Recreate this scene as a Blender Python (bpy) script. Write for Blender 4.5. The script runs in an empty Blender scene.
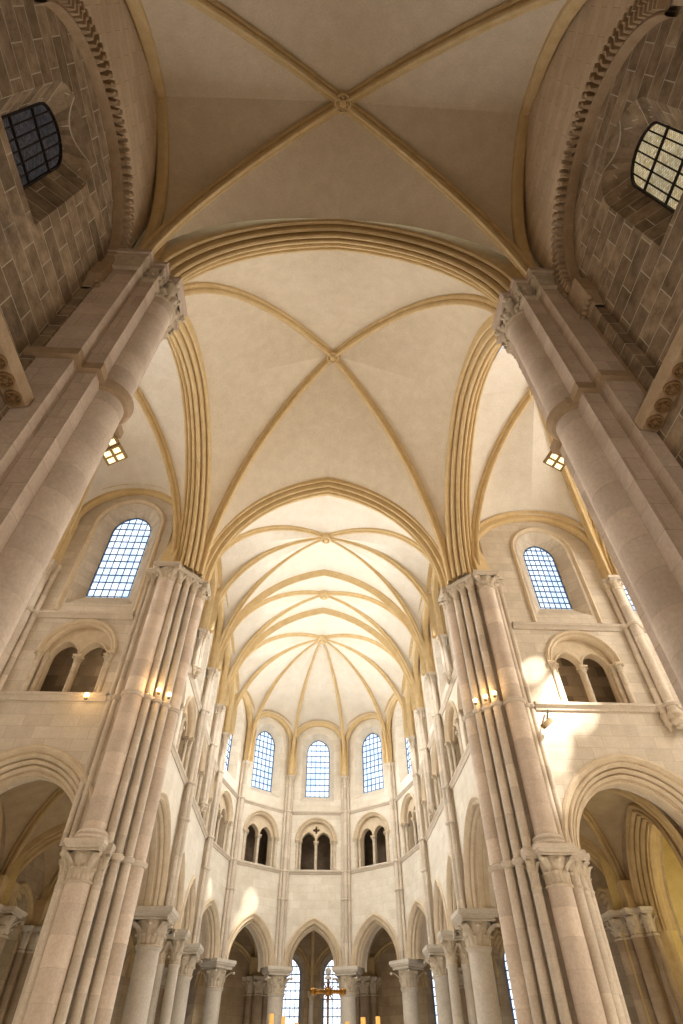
import bpy, math, random
from mathutils import Vector, geometry
random.seed(7)
PI = math.pi
scn = bpy.context.scene
COL = scn.collection
# ------------------------------------------------------------------ camera
CF, CP, CYAW, CROLL, CPOS = 550.557, .812, .05, -.005, Vector((-.219, 0, 1.6))
cd = bpy.data.cameras.new('camera'); cam = bpy.data.objects.new('camera', cd); COL.objects.link(cam)
cd.sensor_fit = 'VERTICAL'; cd.sensor_height = 36; cd.sensor_width = 24; cd.lens = CF / 1024 * 36
cd.clip_start = .1; cd.clip_end = 300
fw = Vector((math.sin(CYAW)*math.cos(CP), math.cos(CYAW)*math.cos(CP), math.sin(CP)))
rt = Vector((math.cos(CYAW), -math.sin(CYAW), 0)); up = rt.cross(fw)
r2 = rt*math.cos(CROLL) + up*math.sin(CROLL); u2 = -rt*math.sin(CROLL) + up*math.cos(CROLL)
from mathutils import Matrix
mw = Matrix((r2, u2, -fw)).transposed().to_4x4(); mw.translation = CPOS
cam.matrix_world = mw
scn.camera = cam

# ------------------------------------------------------------------ materials
def new_mat(name):
    m = bpy.data.materials.new(name); m.use_nodes = True
    nt = m.node_tree; nt.nodes.clear()
    out = nt.nodes.new('ShaderNodeOutputMaterial'); b = nt.nodes.new('ShaderNodeBsdfPrincipled')
    nt.links.new(b.outputs[0], out.inputs[0]); b.inputs['Roughness'].default_value = .85
    b.inputs['Specular IOR Level'].default_value = .2
    return m, nt, b
def N(nt, t, **kw):
    n = nt.nodes.new(t)
    for k, v in kw.items():
        if k in n.inputs: n.inputs[k].default_value = v
        else: setattr(n, k, v)
    return n
def mixc(nt, fac, a, b, typ='MIX'):
    n = nt.nodes.new('ShaderNodeMix'); n.data_type = 'RGBA'; n.blend_type = typ
    for s, v in ((n.inputs['Factor'], fac), (n.inputs['A'], a), (n.inputs['B'], b)):
        if hasattr(v, 'is_linked'): nt.links.new(v, s)
        elif isinstance(v, (int, float)): s.default_value = v
        else: s.default_value = (*v, 1)
    return n.outputs['Result']
def ramp(nt, src, p0, c0, p1, c1):
    r = nt.nodes.new('ShaderNodeValToRGB'); nt.links.new(src, r.inputs[0])
    e = r.color_ramp.elements; e[0].position = p0; e[0].color = (*c0, 1); e[1].position = p1; e[1].color = (*c1, 1)
    return r.outputs[0]
def stone(name, c1, c2, bw=None, bh=.35, mortar=None, mortar_size=.008, noise=2.0, bump=.12, var=.5, zdrum=None, stain=None):
    """plain, ashlar (bw) or drum-jointed (zdrum) stone, textured from the world position"""
    m, nt, b = new_mat(name); L = nt.links.new
    geo = N(nt, 'ShaderNodeNewGeometry'); pos = geo.outputs['Position']
    n1 = N(nt, 'ShaderNodeTexNoise', Scale=noise, Detail=6.0, Roughness=.62); L(pos, n1.inputs['Vector'])
    n2 = N(nt, 'ShaderNodeTexNoise', Scale=noise*11, Detail=4.0, Roughness=.7); L(pos, n2.inputs['Vector'])
    col = ramp(nt, n1.outputs['Fac'], .3, c1, .7, c2)
    hgt = n2.outputs['Fac']
    fine = ramp(nt, n2.outputs['Fac'], .3, (.86, .85, .83), .7, (1.06, 1.06, 1.06))
    col = mixc(nt, 1.0, col, fine, 'MULTIPLY')
    if bw:
        cr = N(nt, 'ShaderNodeVectorMath', operation='CROSS_PRODUCT'); L(geo.outputs['True Normal'], cr.inputs[0]); cr.inputs[1].default_value = (0, 0, 1)
        dt = N(nt, 'ShaderNodeVectorMath', operation='DOT_PRODUCT'); L(cr.outputs[0], dt.inputs[0]); L(pos, dt.inputs[1])
        sp = N(nt, 'ShaderNodeSeparateXYZ'); L(pos, sp.inputs[0])
        cb = N(nt, 'ShaderNodeCombineXYZ'); L(dt.outputs['Value'], cb.inputs[0]); L(sp.outputs['Z'], cb.inputs[1])
        br = N(nt, 'ShaderNodeTexBrick'); L(cb.outputs[0], br.inputs['Vector'])
        br.offset = .5; br.inputs['Scale'].default_value = 1; br.inputs['Brick Width'].default_value = bw; br.inputs['Row Height'].default_value = bh
        br.inputs['Mortar Size'].default_value = mortar_size; br.inputs['Mortar Smooth'].default_value = .3; br.inputs['Bias'].default_value = 0
        br.inputs['Color1'].default_value = (1, 1, 1, 1); v = 1-var; br.inputs['Color2'].default_value = (v, v*.98, v*.95, 1); br.inputs['Mortar'].default_value = (1, 1, 1, 1)
        col = mixc(nt, 1.0, col, br.outputs['Color'], 'MULTIPLY')
        if mortar: col = mixc(nt, br.outputs['Fac'], col, mortar)
    if zdrum:
        sp = N(nt, 'ShaderNodeSeparateXYZ'); L(pos, sp.inputs[0])
        dv = N(nt, 'ShaderNodeMath', operation='DIVIDE'); L(sp.outputs['Z'], dv.inputs[0]); dv.inputs[1].default_value = zdrum
        fr = N(nt, 'ShaderNodeMath', operation='FRACT'); L(dv.outputs[0], fr.inputs[0])
        jn = ramp(nt, fr.outputs[0], .985, (1, 1, 1), .995, (.78, .74, .7))
        fl = N(nt, 'ShaderNodeMath', operation='FLOOR'); L(dv.outputs[0], fl.inputs[0])
        oi = N(nt, 'ShaderNodeObjectInfo'); mu = N(nt, 'ShaderNodeMath', operation='MULTIPLY_ADD'); L(oi.outputs['Random'], mu.inputs[0]); mu.inputs[1].default_value = 913.0; L(fl.outputs[0], mu.inputs[2])
        wn = N(nt, 'ShaderNodeTexWhiteNoise', noise_dimensions='1D'); L(mu.outputs[0], wn.inputs['W'])
        dr = ramp(nt, wn.outputs['Value'], 0, (.84, .82, .81), 1, (1.06, 1.05, 1.04))
        col = mixc(nt, 1.0, col, jn, 'MULTIPLY'); col = mixc(nt, 1.0, col, dr, 'MULTIPLY')
    if stain:
        n3 = N(nt, 'ShaderNodeTexNoise', Scale=.9, Detail=8.0, Roughness=.75); L(pos, n3.inputs['Vector'])
        f = ramp(nt, n3.outputs['Fac'], .55, (0, 0, 0), .75, (1, 1, 1)); col = mixc(nt, f, col, stain)
    L(col, b.inputs['Base Color'])
    bp = N(nt, 'ShaderNodeBump', Strength=bump, Distance=.03); L(hgt, bp.inputs['Height']); L(bp.outputs[0], b.inputs['Normal'])
    return m
def srgb(r, g, b):
    f = lambda c: (c/255/12.92) if c/255 <= .04045 else ((c/255+.055)/1.055)**2.4
    return (f(r), f(g), f(b))
M = {}
M['wall'] = stone('pale_ashlar', srgb(222, 211, 192), srgb(236, 227, 211), bw=.75, bh=.36, mortar=srgb(206, 190, 166), mortar_size=.006, var=.10, bump=.06)
M['transept'] = stone('transept_ashlar', srgb(208, 194, 174), srgb(226, 214, 195), bw=.8, bh=.36, mortar=srgb(186, 170, 148), mortar_size=.007, var=.16, bump=.08)
M['warm'] = stone('warm_ashlar', srgb(208, 186, 156), srgb(224, 204, 176), bw=.9, bh=.34, mortar=srgb(176, 150, 116), mortar_size=.006, var=.14, bump=.08)
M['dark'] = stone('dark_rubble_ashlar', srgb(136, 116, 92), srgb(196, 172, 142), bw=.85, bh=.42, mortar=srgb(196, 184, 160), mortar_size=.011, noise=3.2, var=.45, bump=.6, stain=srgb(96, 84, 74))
M['pier'] = stone('pinkish_pier_stone', srgb(204, 184, 164), srgb(226, 208, 190), bw=1.1, bh=.52, mortar=srgb(176, 152, 130), mortar_size=.006, noise=1.6, var=.2, bump=.12)
M['shaft'] = stone('pale_shaft_stone', srgb(204, 190, 170), srgb(222, 210, 192), zdrum=.62, noise=1.8, bump=.05)
M['pshaft'] = stone('pinkish_shaft_stone', srgb(212, 194, 174), srgb(228, 212, 194), zdrum=.58, noise=1.6, bump=.08)
M['column'] = stone('grey_column_stone', srgb(196, 184, 166), srgb(216, 206, 190), noise=1.4, bump=.05)
M['capital'] = stone('carved_limestone', srgb(190, 172, 146), srgb(220, 206, 184), noise=5, bump=.2)
M['plaster'] = stone('vault_plaster', srgb(210, 194, 168), srgb(222, 207, 183), noise=2.2, bump=.1)
M['plaster_pale'] = stone('pale_vault_plaster', srgb(222, 211, 192), srgb(232, 222, 206), noise=2.2, bump=.08)
M['rib'] = stone('ochre_rib_stone', srgb(205, 177, 128), srgb(220, 195, 150), noise=3, bump=.08)
M['arch'] = stone('moulded_arch_stone', srgb(204, 184, 154), srgb(222, 204, 176), noise=3, bump=.08)
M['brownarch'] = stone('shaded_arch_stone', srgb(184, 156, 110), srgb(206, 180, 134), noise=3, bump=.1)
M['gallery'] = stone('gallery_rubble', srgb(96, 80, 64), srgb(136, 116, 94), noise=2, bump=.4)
M['gallery2'] = stone('lit_gallery_stone', srgb(176, 152, 122), srgb(196, 174, 144), bw=.8, bh=.4, mortar=srgb(150, 128, 100), noise=2)  # lighter copy of the gallery stone, light put into the colour
M['ambwall'] = stone('shaded_aisle_ashlar', srgb(168, 144, 112), srgb(190, 168, 136), bw=.8, bh=.36, mortar=srgb(146, 124, 96), var=.2)  # ambulatory shade put into a darker wall colour
M['ambvault'] = stone('shaded_aisle_plaster', srgb(176, 152, 116), srgb(192, 170, 134), noise=2)  # darker vault plaster, the aisle shade is in the colour
M['frieze'] = stone('brown_frieze_stone', srgb(164, 138, 108), srgb(184, 160, 130), noise=4, bump=.3)
M['frieze_dark'] = stone('dark_frieze_stone', srgb(120, 92, 60), srgb(150, 120, 84), noise=4, bump=.3)
M['aisle'] = stone('shaded_aisle_shaft_stone', srgb(158, 138, 112), srgb(182, 162, 136), zdrum=.6, noise=2)  # pier shafts darkened in colour for the shade of the aisles
M['floor'] = stone('floor_slabs', srgb(190, 176, 156), srgb(206, 192, 170), bw=.9, bh=.6, mortar=srgb(150, 136, 118), noise=1)
M['amber'] = stone('sunlit_yellow_stone', srgb(206, 182, 118), srgb(224, 202, 144), noise=2)  # yellow light of the chapel put into the stone colour
def plain(name, c, rough=.5, metal=0, emit=None, es=0):
    m, nt, b = new_mat(name); b.inputs['Base Color'].default_value = (*c, 1); b.inputs['Roughness'].default_value = rough; b.inputs['Metallic'].default_value = metal
    n = N(nt, 'ShaderNodeTexNoise', Scale=8.0, Detail=3.0); geo = N(nt, 'ShaderNodeNewGeometry'); nt.links.new(geo.outputs['Position'], n.inputs['Vector'])
    nt.links.new(mixc(nt, 1.0, c, ramp(nt, n.outputs['Fac'], .3, (.88,)*3, .7, (1.08,)*3), 'MULTIPLY'), b.inputs['Base Color'])
    if emit: b.inputs['Emission Color'].default_value = (*emit, 1); b.inputs['Emission Strength'].default_value = es
    return m
M['lead'] = plain('lead_bars', srgb(70, 96, 128), .5)
M['iron'] = plain('dark_iron', srgb(48, 42, 40), .6, .3)
M['gold'] = plain('gilt_metal', srgb(150, 106, 44), .38, .8)
M['wax'] = plain('candle_wax', srgb(240, 196, 120), .5, 0, srgb(255, 180, 80), .5)
M['flame'] = plain('flame', (1, .7, .3), .5, 0, (1, .62, .25), 12)
M['bulb'] = plain('lamp_bulb', (.5, .4, .2), .5, 0, (1, .76, .40), 2.2)
M['spotbulb'] = plain('spot_bulb', (1, .8, .5), .5, 0, (1, .74, .36), 6)
M['housing'] = plain('lamp_housing', srgb(140, 118, 84), .5, .4)
M['white'] = plain('white_stone_knob', srgb(200, 196, 190), .5)
def glass(name, c1, c2, es, sc=6.0):
    """leaded quarry glass with window glow added as emission: translucent panes with a fine diaper of leads"""
    m = bpy.data.materials.new(name); m.use_nodes = True; nt = m.node_tree; nt.nodes.clear(); L = nt.links.new
    out = nt.nodes.new('ShaderNodeOutputMaterial')
    geo = N(nt, 'ShaderNodeNewGeometry'); pos = geo.outputs['Position']
    cr = N(nt, 'ShaderNodeVectorMath', operation='CROSS_PRODUCT'); L(geo.outputs['True Normal'], cr.inputs[0]); cr.inputs[1].default_value = (0, 0, 1)
    dt = N(nt, 'ShaderNodeVectorMath', operation='DOT_PRODUCT'); L(cr.outputs[0], dt.inputs[0]); L(pos, dt.inputs[1])
    sp = N(nt, 'ShaderNodeSeparateXYZ'); L(pos, sp.inputs[0])
    cb = N(nt, 'ShaderNodeCombineXYZ'); L(dt.outputs['Value'], cb.inputs[0]); L(sp.outputs['Z'], cb.inputs[1])
    mp = N(nt, 'ShaderNodeMapping'); L(cb.outputs[0], mp.inputs[0]); mp.inputs['Rotation'].default_value = (0, 0, PI/4)
    br = N(nt, 'ShaderNodeTexBrick'); L(mp.outputs[0], br.inputs['Vector']); br.offset = 0
    br.inputs['Scale'].default_value = sc; br.inputs['Brick Width'].default_value = .5; br.inputs['Row Height'].default_value = .5
    br.inputs['Mortar Size'].default_value = .04; br.inputs['Color1'].default_value = (*c1, 1); br.inputs['Color2'].default_value = (*c2, 1)
    br.inputs['Mortar'].default_value = (c1[0]*.5, c1[1]*.6, c1[2]*.75, 1)
    ns = N(nt, 'ShaderNodeTexNoise', Scale=1.5, Detail=3.0); L(pos, ns.inputs['Vector'])
    col = mixc(nt, 1.0, br.outputs['Color'], ramp(nt, ns.outputs['Fac'], .35, (.75, .82, .92), .65, (1.1, 1.1, 1.1)), 'MULTIPLY')
    tl = N(nt, 'ShaderNodeBsdfTranslucent'); L(col, tl.inputs[0])
    em = N(nt, 'ShaderNodeEmission', Strength=es); L(col, em.inputs[0])  # emission makes the panes glow as if backed by bright sky
    ad = N(nt, 'ShaderNodeAddShader'); L(tl.outputs[0], ad.inputs[0]); L(em.outputs[0], ad.inputs[1]); L(ad.outputs[0], out.inputs[0])
    return m
M['glass'] = glass('pale_blue_leaded_glass', (.80, .88, 1.0), (.95, .98, 1.0), 1.0)
M['glass_white'] = glass('white_leaded_glass', (.95, .97, 1.0), (1, 1, 1), 1.5)
M['glass_green'] = glass('pale_green_leaded_glass', (.62, .72, .55), (.85, .88, .78), 1.1)
M['glass_dark'] = glass('dull_grey_leaded_glass', (.030, .022, .018), (.055, .044, .038), .5, 9.0)
M['glass_gold'] = glass('amber_leaded_glass', (.34, .22, .09), (.56, .42, .24), .7, 9.0)

# ------------------------------------------------------------------ mesh builder
class MB:
    def __init__(s): s.v = []; s.f = []
    def add(s, vs, fs):
        o = len(s.v); s.v += [tuple(v) for v in vs]; s.f += [tuple(i+o for i in f) for f in fs]; return s
    def grid(s, rows, cv=False, cu=False):
        nr, nc = len(rows), len(rows[0]); vs = [p for r in rows for p in r]; fs = []
        for i in range(nr if cu else nr-1):
            for j in range(nc if cv else nc-1):
                fs.append((i*nc+j, i*nc+(j+1) % nc, ((i+1) % nr)*nc+(j+1) % nc, ((i+1) % nr)*nc+j))
        return s.add(vs, fs)
    def weld(s):
        seen = {}; mp = []; nv = []
        for v in s.v:
            k = (round(v[0], 3), round(v[1], 3), round(v[2], 3))
            if k not in seen: seen[k] = len(nv); nv.append(v)
            mp.append(seen[k])
        s.v = nv; s.f = [g for g in (tuple(dict.fromkeys(mp[i] for i in f)) for f in s.f) if len(g) > 2]
    def box(s, x0, x1, y0, y1, z0, z1):
        vs = [(x, y, z) for x in (x0, x1) for y in (y0, y1) for z in (z0, z1)]
        return s.add(vs, [(0, 1, 3, 2), (4, 6, 7, 5), (0, 4, 5, 1), (2, 3, 7, 6), (0, 2, 6, 4), (1, 5, 7, 3)])
    def obox(s, c, ax, ay, az):
        c, ax, ay, az = map(Vector, (c, ax, ay, az))
        vs = [c+i*ax+j*ay+k*az for i in (-1, 1) for j in (-1, 1) for k in (-1, 1)]
        return s.add(vs, [(0, 1, 3, 2), (4, 6, 7, 5), (0, 4, 5, 1), (2, 3, 7, 6), (0, 2, 6, 4), (1, 5, 7, 3)])
    def lathe(s, x, y, prof, n=16, cap=False):
        rows = [[(x+r*math.cos(2*PI*k/n), y+r*math.sin(2*PI*k/n), z) for k in range(n)] for r, z in prof]
        s.grid(rows, cv=True)
        if cap: s.add(rows[-1], [tuple(range(n))]); s.add(rows[0], [tuple(range(n))])
        return s
    def prism(s, poly, z0, z1):
        n = len(poly); vs = [(x, y, z0) for x, y in poly]+[(x, y, z1) for x, y in poly]
        s.add(vs, [(i, (i+1) % n, n+(i+1) % n, n+i) for i in range(n)])
        tri = geometry.tessellate_polygon([[Vector((x, y, 0)) for x, y in poly]])
        s.add([(x, y, z1) for x, y in poly], tri); s.add([(x, y, z0) for x, y in poly], tri); return s
    def tube(s, a, b, r, n=8, r1=None):
        a, b = Vector(a), Vector(b); d = (b-a).normalized(); p = d.orthogonal().normalized(); q = d.cross(p); r1 = r if r1 is None else r1
        rows = [[c+(p*math.cos(2*PI*k/n)+q*math.sin(2*PI*k/n))*rr for k in range(n)] for c, rr in ((a, r), (b, r1))]
        s.grid(rows, cv=True); s.add(rows[0], [tuple(range(n))]); s.add(rows[1], [tuple(range(n))]); return s
    def ball(s, c, r, n=10):
        return s.lathe(c[0], c[1], [(max(1e-4, r*math.sin(PI*i/6)), c[2]-r*math.cos(PI*i/6)) for i in range(7)], n)
    def sweep(s, pts, prof, B, closed_prof=False):
        """profile (b, n) swept along pts lying in the plane with normal B; n points to the inside (down) of the arch"""
        B = Vector(B).normalized(); rows = []
        for i, p in enumerate(pts):
            T = (pts[min(i+1, len(pts)-1)]-pts[max(i-1, 0)]).normalized(); Nn = T.cross(B)
            if Nn.z > 0 or (abs(Nn.z) < 1e-3 and False): Nn = -Nn
            rows.append((p, Nn))
        # keep the normals on one side
        for i in range(1, len(rows)):
            if rows[i][1].dot(rows[i-1][1]) < 0: rows[i] = (rows[i][0], -rows[i][1])
        return s.grid([[p+B*b+Nn*n for b, n in prof] for p, Nn in rows], cv=closed_prof)
    def build(s, name, mat, parent=None, ang=38):
        me = bpy.data.meshes.new(name)
        off = root_loc(parent)
        me.from_pydata([(v[0]-off[0], v[1]-off[1], v[2]-off[2]) for v in s.v], [], s.f)
        me.polygons.foreach_set('use_smooth', [True]*len(me.polygons)); me.set_sharp_from_angle(angle=math.radians(ang))
        me.materials.append(mat); me.update()
        o = bpy.data.objects.new(name, me); COL.objects.link(o)
        if parent: o.parent = parent
        return o
def root_loc(o):
    l = Vector((0, 0, 0))
    while o is not None: l += o.location; o = o.parent
    return l
def tag(o, label, cat, group=None, kind=None):
    o['label'] = label; o['category'] = cat
    if group: o['group'] = group
    if kind: o['kind'] = kind
    return o
def thing(name, label, cat, loc, group=None, kind=None):
    o = bpy.data.objects.new(name, None); COL.objects.link(o); o.location = loc; o.empty_display_size = .2
    return tag(o, label, cat, group, kind)

# ------------------------------------------------------------------ curves
def arch_k(hw, h): return (h*h-hw*hw)/(2*hw)
def outline(c, hw, z0, zs, h, off=0, n=10):
    """jamb + pointed/round arch + jamb as (u, z)"""
    k = max(0, arch_k(hw, h)); R = hw+k+off; tm = math.acos(min(1, k/R))
    L = [(c+k-R*math.cos(tm*i/n), zs+R*math.sin(tm*i/n)) for i in range(n+1)]
    Rr = [(2*c-u, z) for u, z in reversed(L[:-1])]
    return [(c-hw-off, z0)]+L+Rr+[(c+hw+off, z0)]
def half_arch(p0, p1, n=18, stilt=0.0):
    p0, p1 = Vector(p0), Vector(p1); d = Vector((p1.x-p0.x, p1.y-p0.y, 0)); L = d.length; d.normalize(); h = p1.z-p0.z-stilt
    pts = []
    if stilt > 0: pts = [p0+Vector((0, 0, stilt*i/4)) for i in range(4)]
    for i in range(n+1):
        t = i/n
        if h >= L:
            k = arch_k(L, h); R = L+k; tm = math.asin(min(1, h/R)); x = R*(1-math.cos(tm*t)); z = R*math.sin(tm*t)
        else:
            x = L*(1-math.cos(PI/2*t)); z = h*math.sin(PI/2*t)
        pts.append(p0+d*x+Vector((0, 0, z+stilt)))
    return pts
def resample(pts, n):
    ls = [0]
    for a, b in zip(pts, pts[1:]): ls.append(ls[-1]+(b-a).length)
    out = []; j = 0
    for i in range(n+1):
        s = ls[-1]*i/n
        while j < len(ls)-2 and ls[j+1] < s: j += 1
        f = (s-ls[j])/max(1e-9, ls[j+1]-ls[j]); out.append(pts[j].lerp(pts[j+1], min(1, f)))
    return out
def web(mb, A, B, n=18, m=8, bulge=.12):
    A, B = resample(A, n), resample(B, n)
    rows = []
    for i in range(n+1):
        w = bulge*math.sin(PI*min(1, i/n*1.2)/1.2) if bulge else 0
        rows.append([A[i].lerp(B[i], j/m)+Vector((0, 0, w*4*(j/m)*(1-j/m)*min(1, (A[i]-B[i]).length/3))) for j in range(m+1)])
    mb.grid(rows)
RIB = [(-.17, -.05), (-.17, .08), (-.13, .13), (-.075, .13), (-.085, .19), (-.05, .26), (0, .285), (.05, .26), (.085, .19), (.075, .13), (.13, .13), (.17, .08), (.17, -.05)]
def scale(prof, k): return [(b*k, n*k) for b, n in prof]
def bigprof(w, d, ext=.55):
    """wide transverse arch: flat band, two rolls on each edge and a middle fillet"""
    P = [(-w, -ext), (-w, d*.2), (-w*.95, d*.34), (-w*.85, d*.38), (-w*.77, d*.32), (-w*.74, d*.14), (-w*.69, d*.14), (-w*.68, d*.5), (-w*.62, d*.66), (-w*.52, d*.72), (-w*.42, d*.66), (-w*.38, d*.42), (-w*.33, d*.42), (-w*.32, d*.8), (-w*.26, d*.95), (-w*.15, d), (-w*.06, d*.92), (-w*.03, d*.72)]
    return P+[(-b, n) for b, n in reversed(P)]
FORM = [(-.36, -.12), (-.16, -.1), (-.16, .1), (-.1, .17), (0, .19), (.1, .17), (.16, .1), (.16, -.1), (.36, -.12)]

def fan_vault(name, label, boss, corners, sides, mat, ribmat, rib=RIB, skip_ribs=(), boss_r=.26, bulge=.12, forms=()):
    """corners: list of plan+z points going round; sides[i]: apex between corner i and i+1 with (apex, stilt) or None for an open side"""
    root = thing(name, label, 'vault', (boss[0], boss[1], boss[2]), kind='structure')
    bz = Vector(boss); wmb = MB(); ribs = []
    for i, c in enumerate(corners):
        h = half_arch(c, boss); ribs.append(h)
    n = len(corners)
    for i, sd in enumerate(sides):
        if sd is None: continue
        ap, st = sd; a, b = corners[i], corners[(i+1) % n]
        HA, HB = half_arch(a, ap, stilt=st), half_arch(b, ap, stilt=st)
        web(wmb, HA, ribs[i], bulge=bulge); web(wmb, HB, ribs[(i+1) % n], bulge=bulge)
        if i in forms:
            f = MB(); d = Vector(b)-Vector(a); d.z = 0
            nrm = Vector((d.y, -d.x, 0)); pts = HA+list(reversed(HB))[1:]
            f.sweep(pts, FORM, nrm); f.build('wall_rib', ribmat, root)
    wmb.weld(); wmb.build('web', mat, root, ang=50)
    for i, h in enumerate(ribs):
        if i in skip_ribs: continue
        d = h[-1]-h[0]; mb = MB(); mb.sweep(h, rib, (d.y, -d.x, 0)); mb.build('rib', ribmat, root)
    if boss_r:
        b = MB(); z = boss[2]-.3
        b.lathe(boss[0], boss[1], [(boss_r, z+.3), (boss_r, z+.05), (boss_r*.9, z), (boss_r*.75, z-.01), (boss_r*.68, z+.05), (boss_r*.5, z+.05), (boss_r*.4, z-.04), (boss_r*.15, z-.08), (.001, z-.08)], 20)
        for k in range(8):
            a = k*PI/4; b.ball((boss[0]+boss_r*.55*math.cos(a), boss[1]+boss_r*.55*math.sin(a), z), boss_r*.16, 6)
        b.build('boss', ribmat, root)
    return root
def big_arch(name, label, p0, ap, p1, w, d, mat, stilt=0):
    A, B = half_arch(p0, ap, 24, stilt), half_arch(p1, ap, 24, stilt)
    dd = Vector(p1)-Vector(p0); pts = A+list(reversed(B))[1:]
    mb = MB(); mb.sweep(pts, bigprof(w, d), (dd.y, -dd.x, 0))
    return tag(mb.build(name, mat), label, 'arch')

# ------------------------------------------------------------------ carved members
def leaf(mb, x, y, a, path, w, nw=4):
    """a curling tongue leaf: path of (radius, z), half width w at its widest, midrib raised"""
    n = len(path); rows = []
    for i, (rr, z) in enumerate(path):
        t = i/(n-1); ww = w*(.75+.5*math.sin(PI*min(1, t*1.1)))*(1 if t < .75 else max(.35, 1-(t-.75)*2.4)); row = []
        for j in range(nw+1):
            q = 2*j/nw-1; lob = 1-.12*(i % 2)
            ro = rr-abs(q)**1.6*w*.45; aa = a+math.atan2(q*ww*lob, max(.02, rr))
            row.append((x+ro*math.cos(aa), y+ro*math.sin(aa), z-abs(q)*w*.12))
        rows.append(row)
    mb.grid(rows)
def capital(x, y, r, z0, z1, ab, rot=0, parent=None, n=32, leaves=8, amat=None, abh=None, broad=False):
    """necking ring, concave bell, two tiers of curling leaves with knobbed tips, moulded square abacus of half width ab"""
    h = z1-z0; abh = abh or min(.28, h*.3); hb = h-abh; mb = MB()
    bell = lambda t: r*.96+(ab*.80-r)*(t**(1.3 if broad else 2.2))
    prof = [(r*.98, z0-.01), (r*1.14, z0+hb*.01), (r*1.17, z0+hb*.05), (r*1.1, z0+hb*.09)]+[(bell(t), z0+hb*t) for t in (.1, .25, .4, .55, .7, .82, .92, 1.0)]
    mb.lathe(x, y, prof, max(12, n//2))
    nl = leaves if r > .15 else 4
    for tier in (0, 1):
        for k in range(nl):
            a = rot+2*PI*(k+.5*tier)/nl+(PI/4 if nl == 4 else (PI/8 if tier == 0 else 0))*(1 if nl > 4 else (1-tier))
            if nl > 4: a = rot+PI/4+2*PI*(k+.5*(1-tier))/nl
            corner = abs(math.cos(2*(a-rot-PI/4))) > .9
            top = .50 if tier == 0 else .90
            reach = (ab*1.30 if corner else ab*.88) if tier else max(bell(.5)*1.18, bell(.5)+r*.28)
            if broad and tier == 0: reach = bell(.5)+r*.16
            b = [(bell(t)*1.03+r*.05, z0+hb*t) for t in (.08, top*.35, top*.62)]
            c = r*.16 if tier == 0 else r*.2
            b += [(bell(top*.8)*.45+reach*.5, z0+hb*top*.86), (reach*.95, z0+hb*top*.99), (reach+c*.3, z0+hb*top-c*.05), (reach+c*.25, z0+hb*top-c*.9), (reach-c*.3, z0+hb*top-c*1.2)]
            leaf(mb, x, y, a, b, 2*PI*bell(top*.6)/nl*.40)
            if r > .15: mb.ball((x+(reach)*math.cos(a), y+(reach)*math.sin(a), z0+hb*top-c*.55), c*(.8 if corner and tier else .6), 7)
    cap = mb.build('capital', M['capital'], parent, ang=50)
    a2 = MB(); zz = z0+hb
    prof = [(.78, 0), (.84, .10), (.80, .26), (.95, .46), (.95, .56), (1.0, .62), (1.0, 1.0), (.0, 1.0)]
    a2.grid([[(x+ab*s_*math.sqrt(2)*math.cos(rot+PI/4+k*PI/2), y+ab*s_*math.sqrt(2)*math.sin(rot+PI/4+k*PI/2), zz+abh*t) for k in range(4)] for s_, t in prof], cv=True)
    a2.build('abacus', amat or M['shaft'], parent, ang=20)
    return cap
def ring(x, y, r, z, parent, mat, n=16, k=1.0):
    e = .07*k; MB().lathe(x, y, [(r*.9, z-e*1.3), (r+e*.5, z-e*1.1), (r+e*.9, z-e*.4), (r+e*1.0, z+e*.2), (r+e*.5, z+e*.7), (r*.9, z+e)], n).build('ring', mat, parent)
def shaft(x, y, r, z0, z1, parent, mat, n=16, name='shaft'):
    return MB().lathe(x, y, [(r, z0), (r, z1)], n).build(name, mat, parent)

# ------------------------------------------------------------------ walls
class Plane:
    """vertical wall plane from plan point A to B; M(u, z, d): u along, d into the wall away from the side n"""
    def __init__(s, A, B, n):
        s.A = Vector((A[0], A[1], 0)); d = Vector((B[0]-A[0], B[1]-A[1], 0)); s.L = d.length; s.t = d.normalized()
        nn = Vector((-s.t.y, s.t.x, 0)); s.n = nn if nn.dot(Vector((n[0], n[1], 0))) > 0 else -nn
    def __call__(s, u, z, d=0): return s.A+s.t*u-s.n*d+Vector((0, 0, z))
def wall_face(mb, P, u0, u1, z0, z1, holes, d=0.0, base=None):
    outer = base or [(u0, z0), (u1, z0), (u1, z1), (u0, z1)]
    loops = [[Vector((u, z, 0)) for u, z in outer]]+[[Vector((u, z, 0)) for u, z in h] for h in holes]
    tri = geometry.tessellate_polygon(loops); flat = [P(p.x, p.y, d) for l in loops for p in l]
    mb.add(flat, tri)
def loft(mb, P, stages, closed=False):
    """stages: list of (outline, depth)"""
    mb.grid([[P(u, z, d) for u, z in o] for o, d in stages], cv=closed)
WN = [0]
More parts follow.
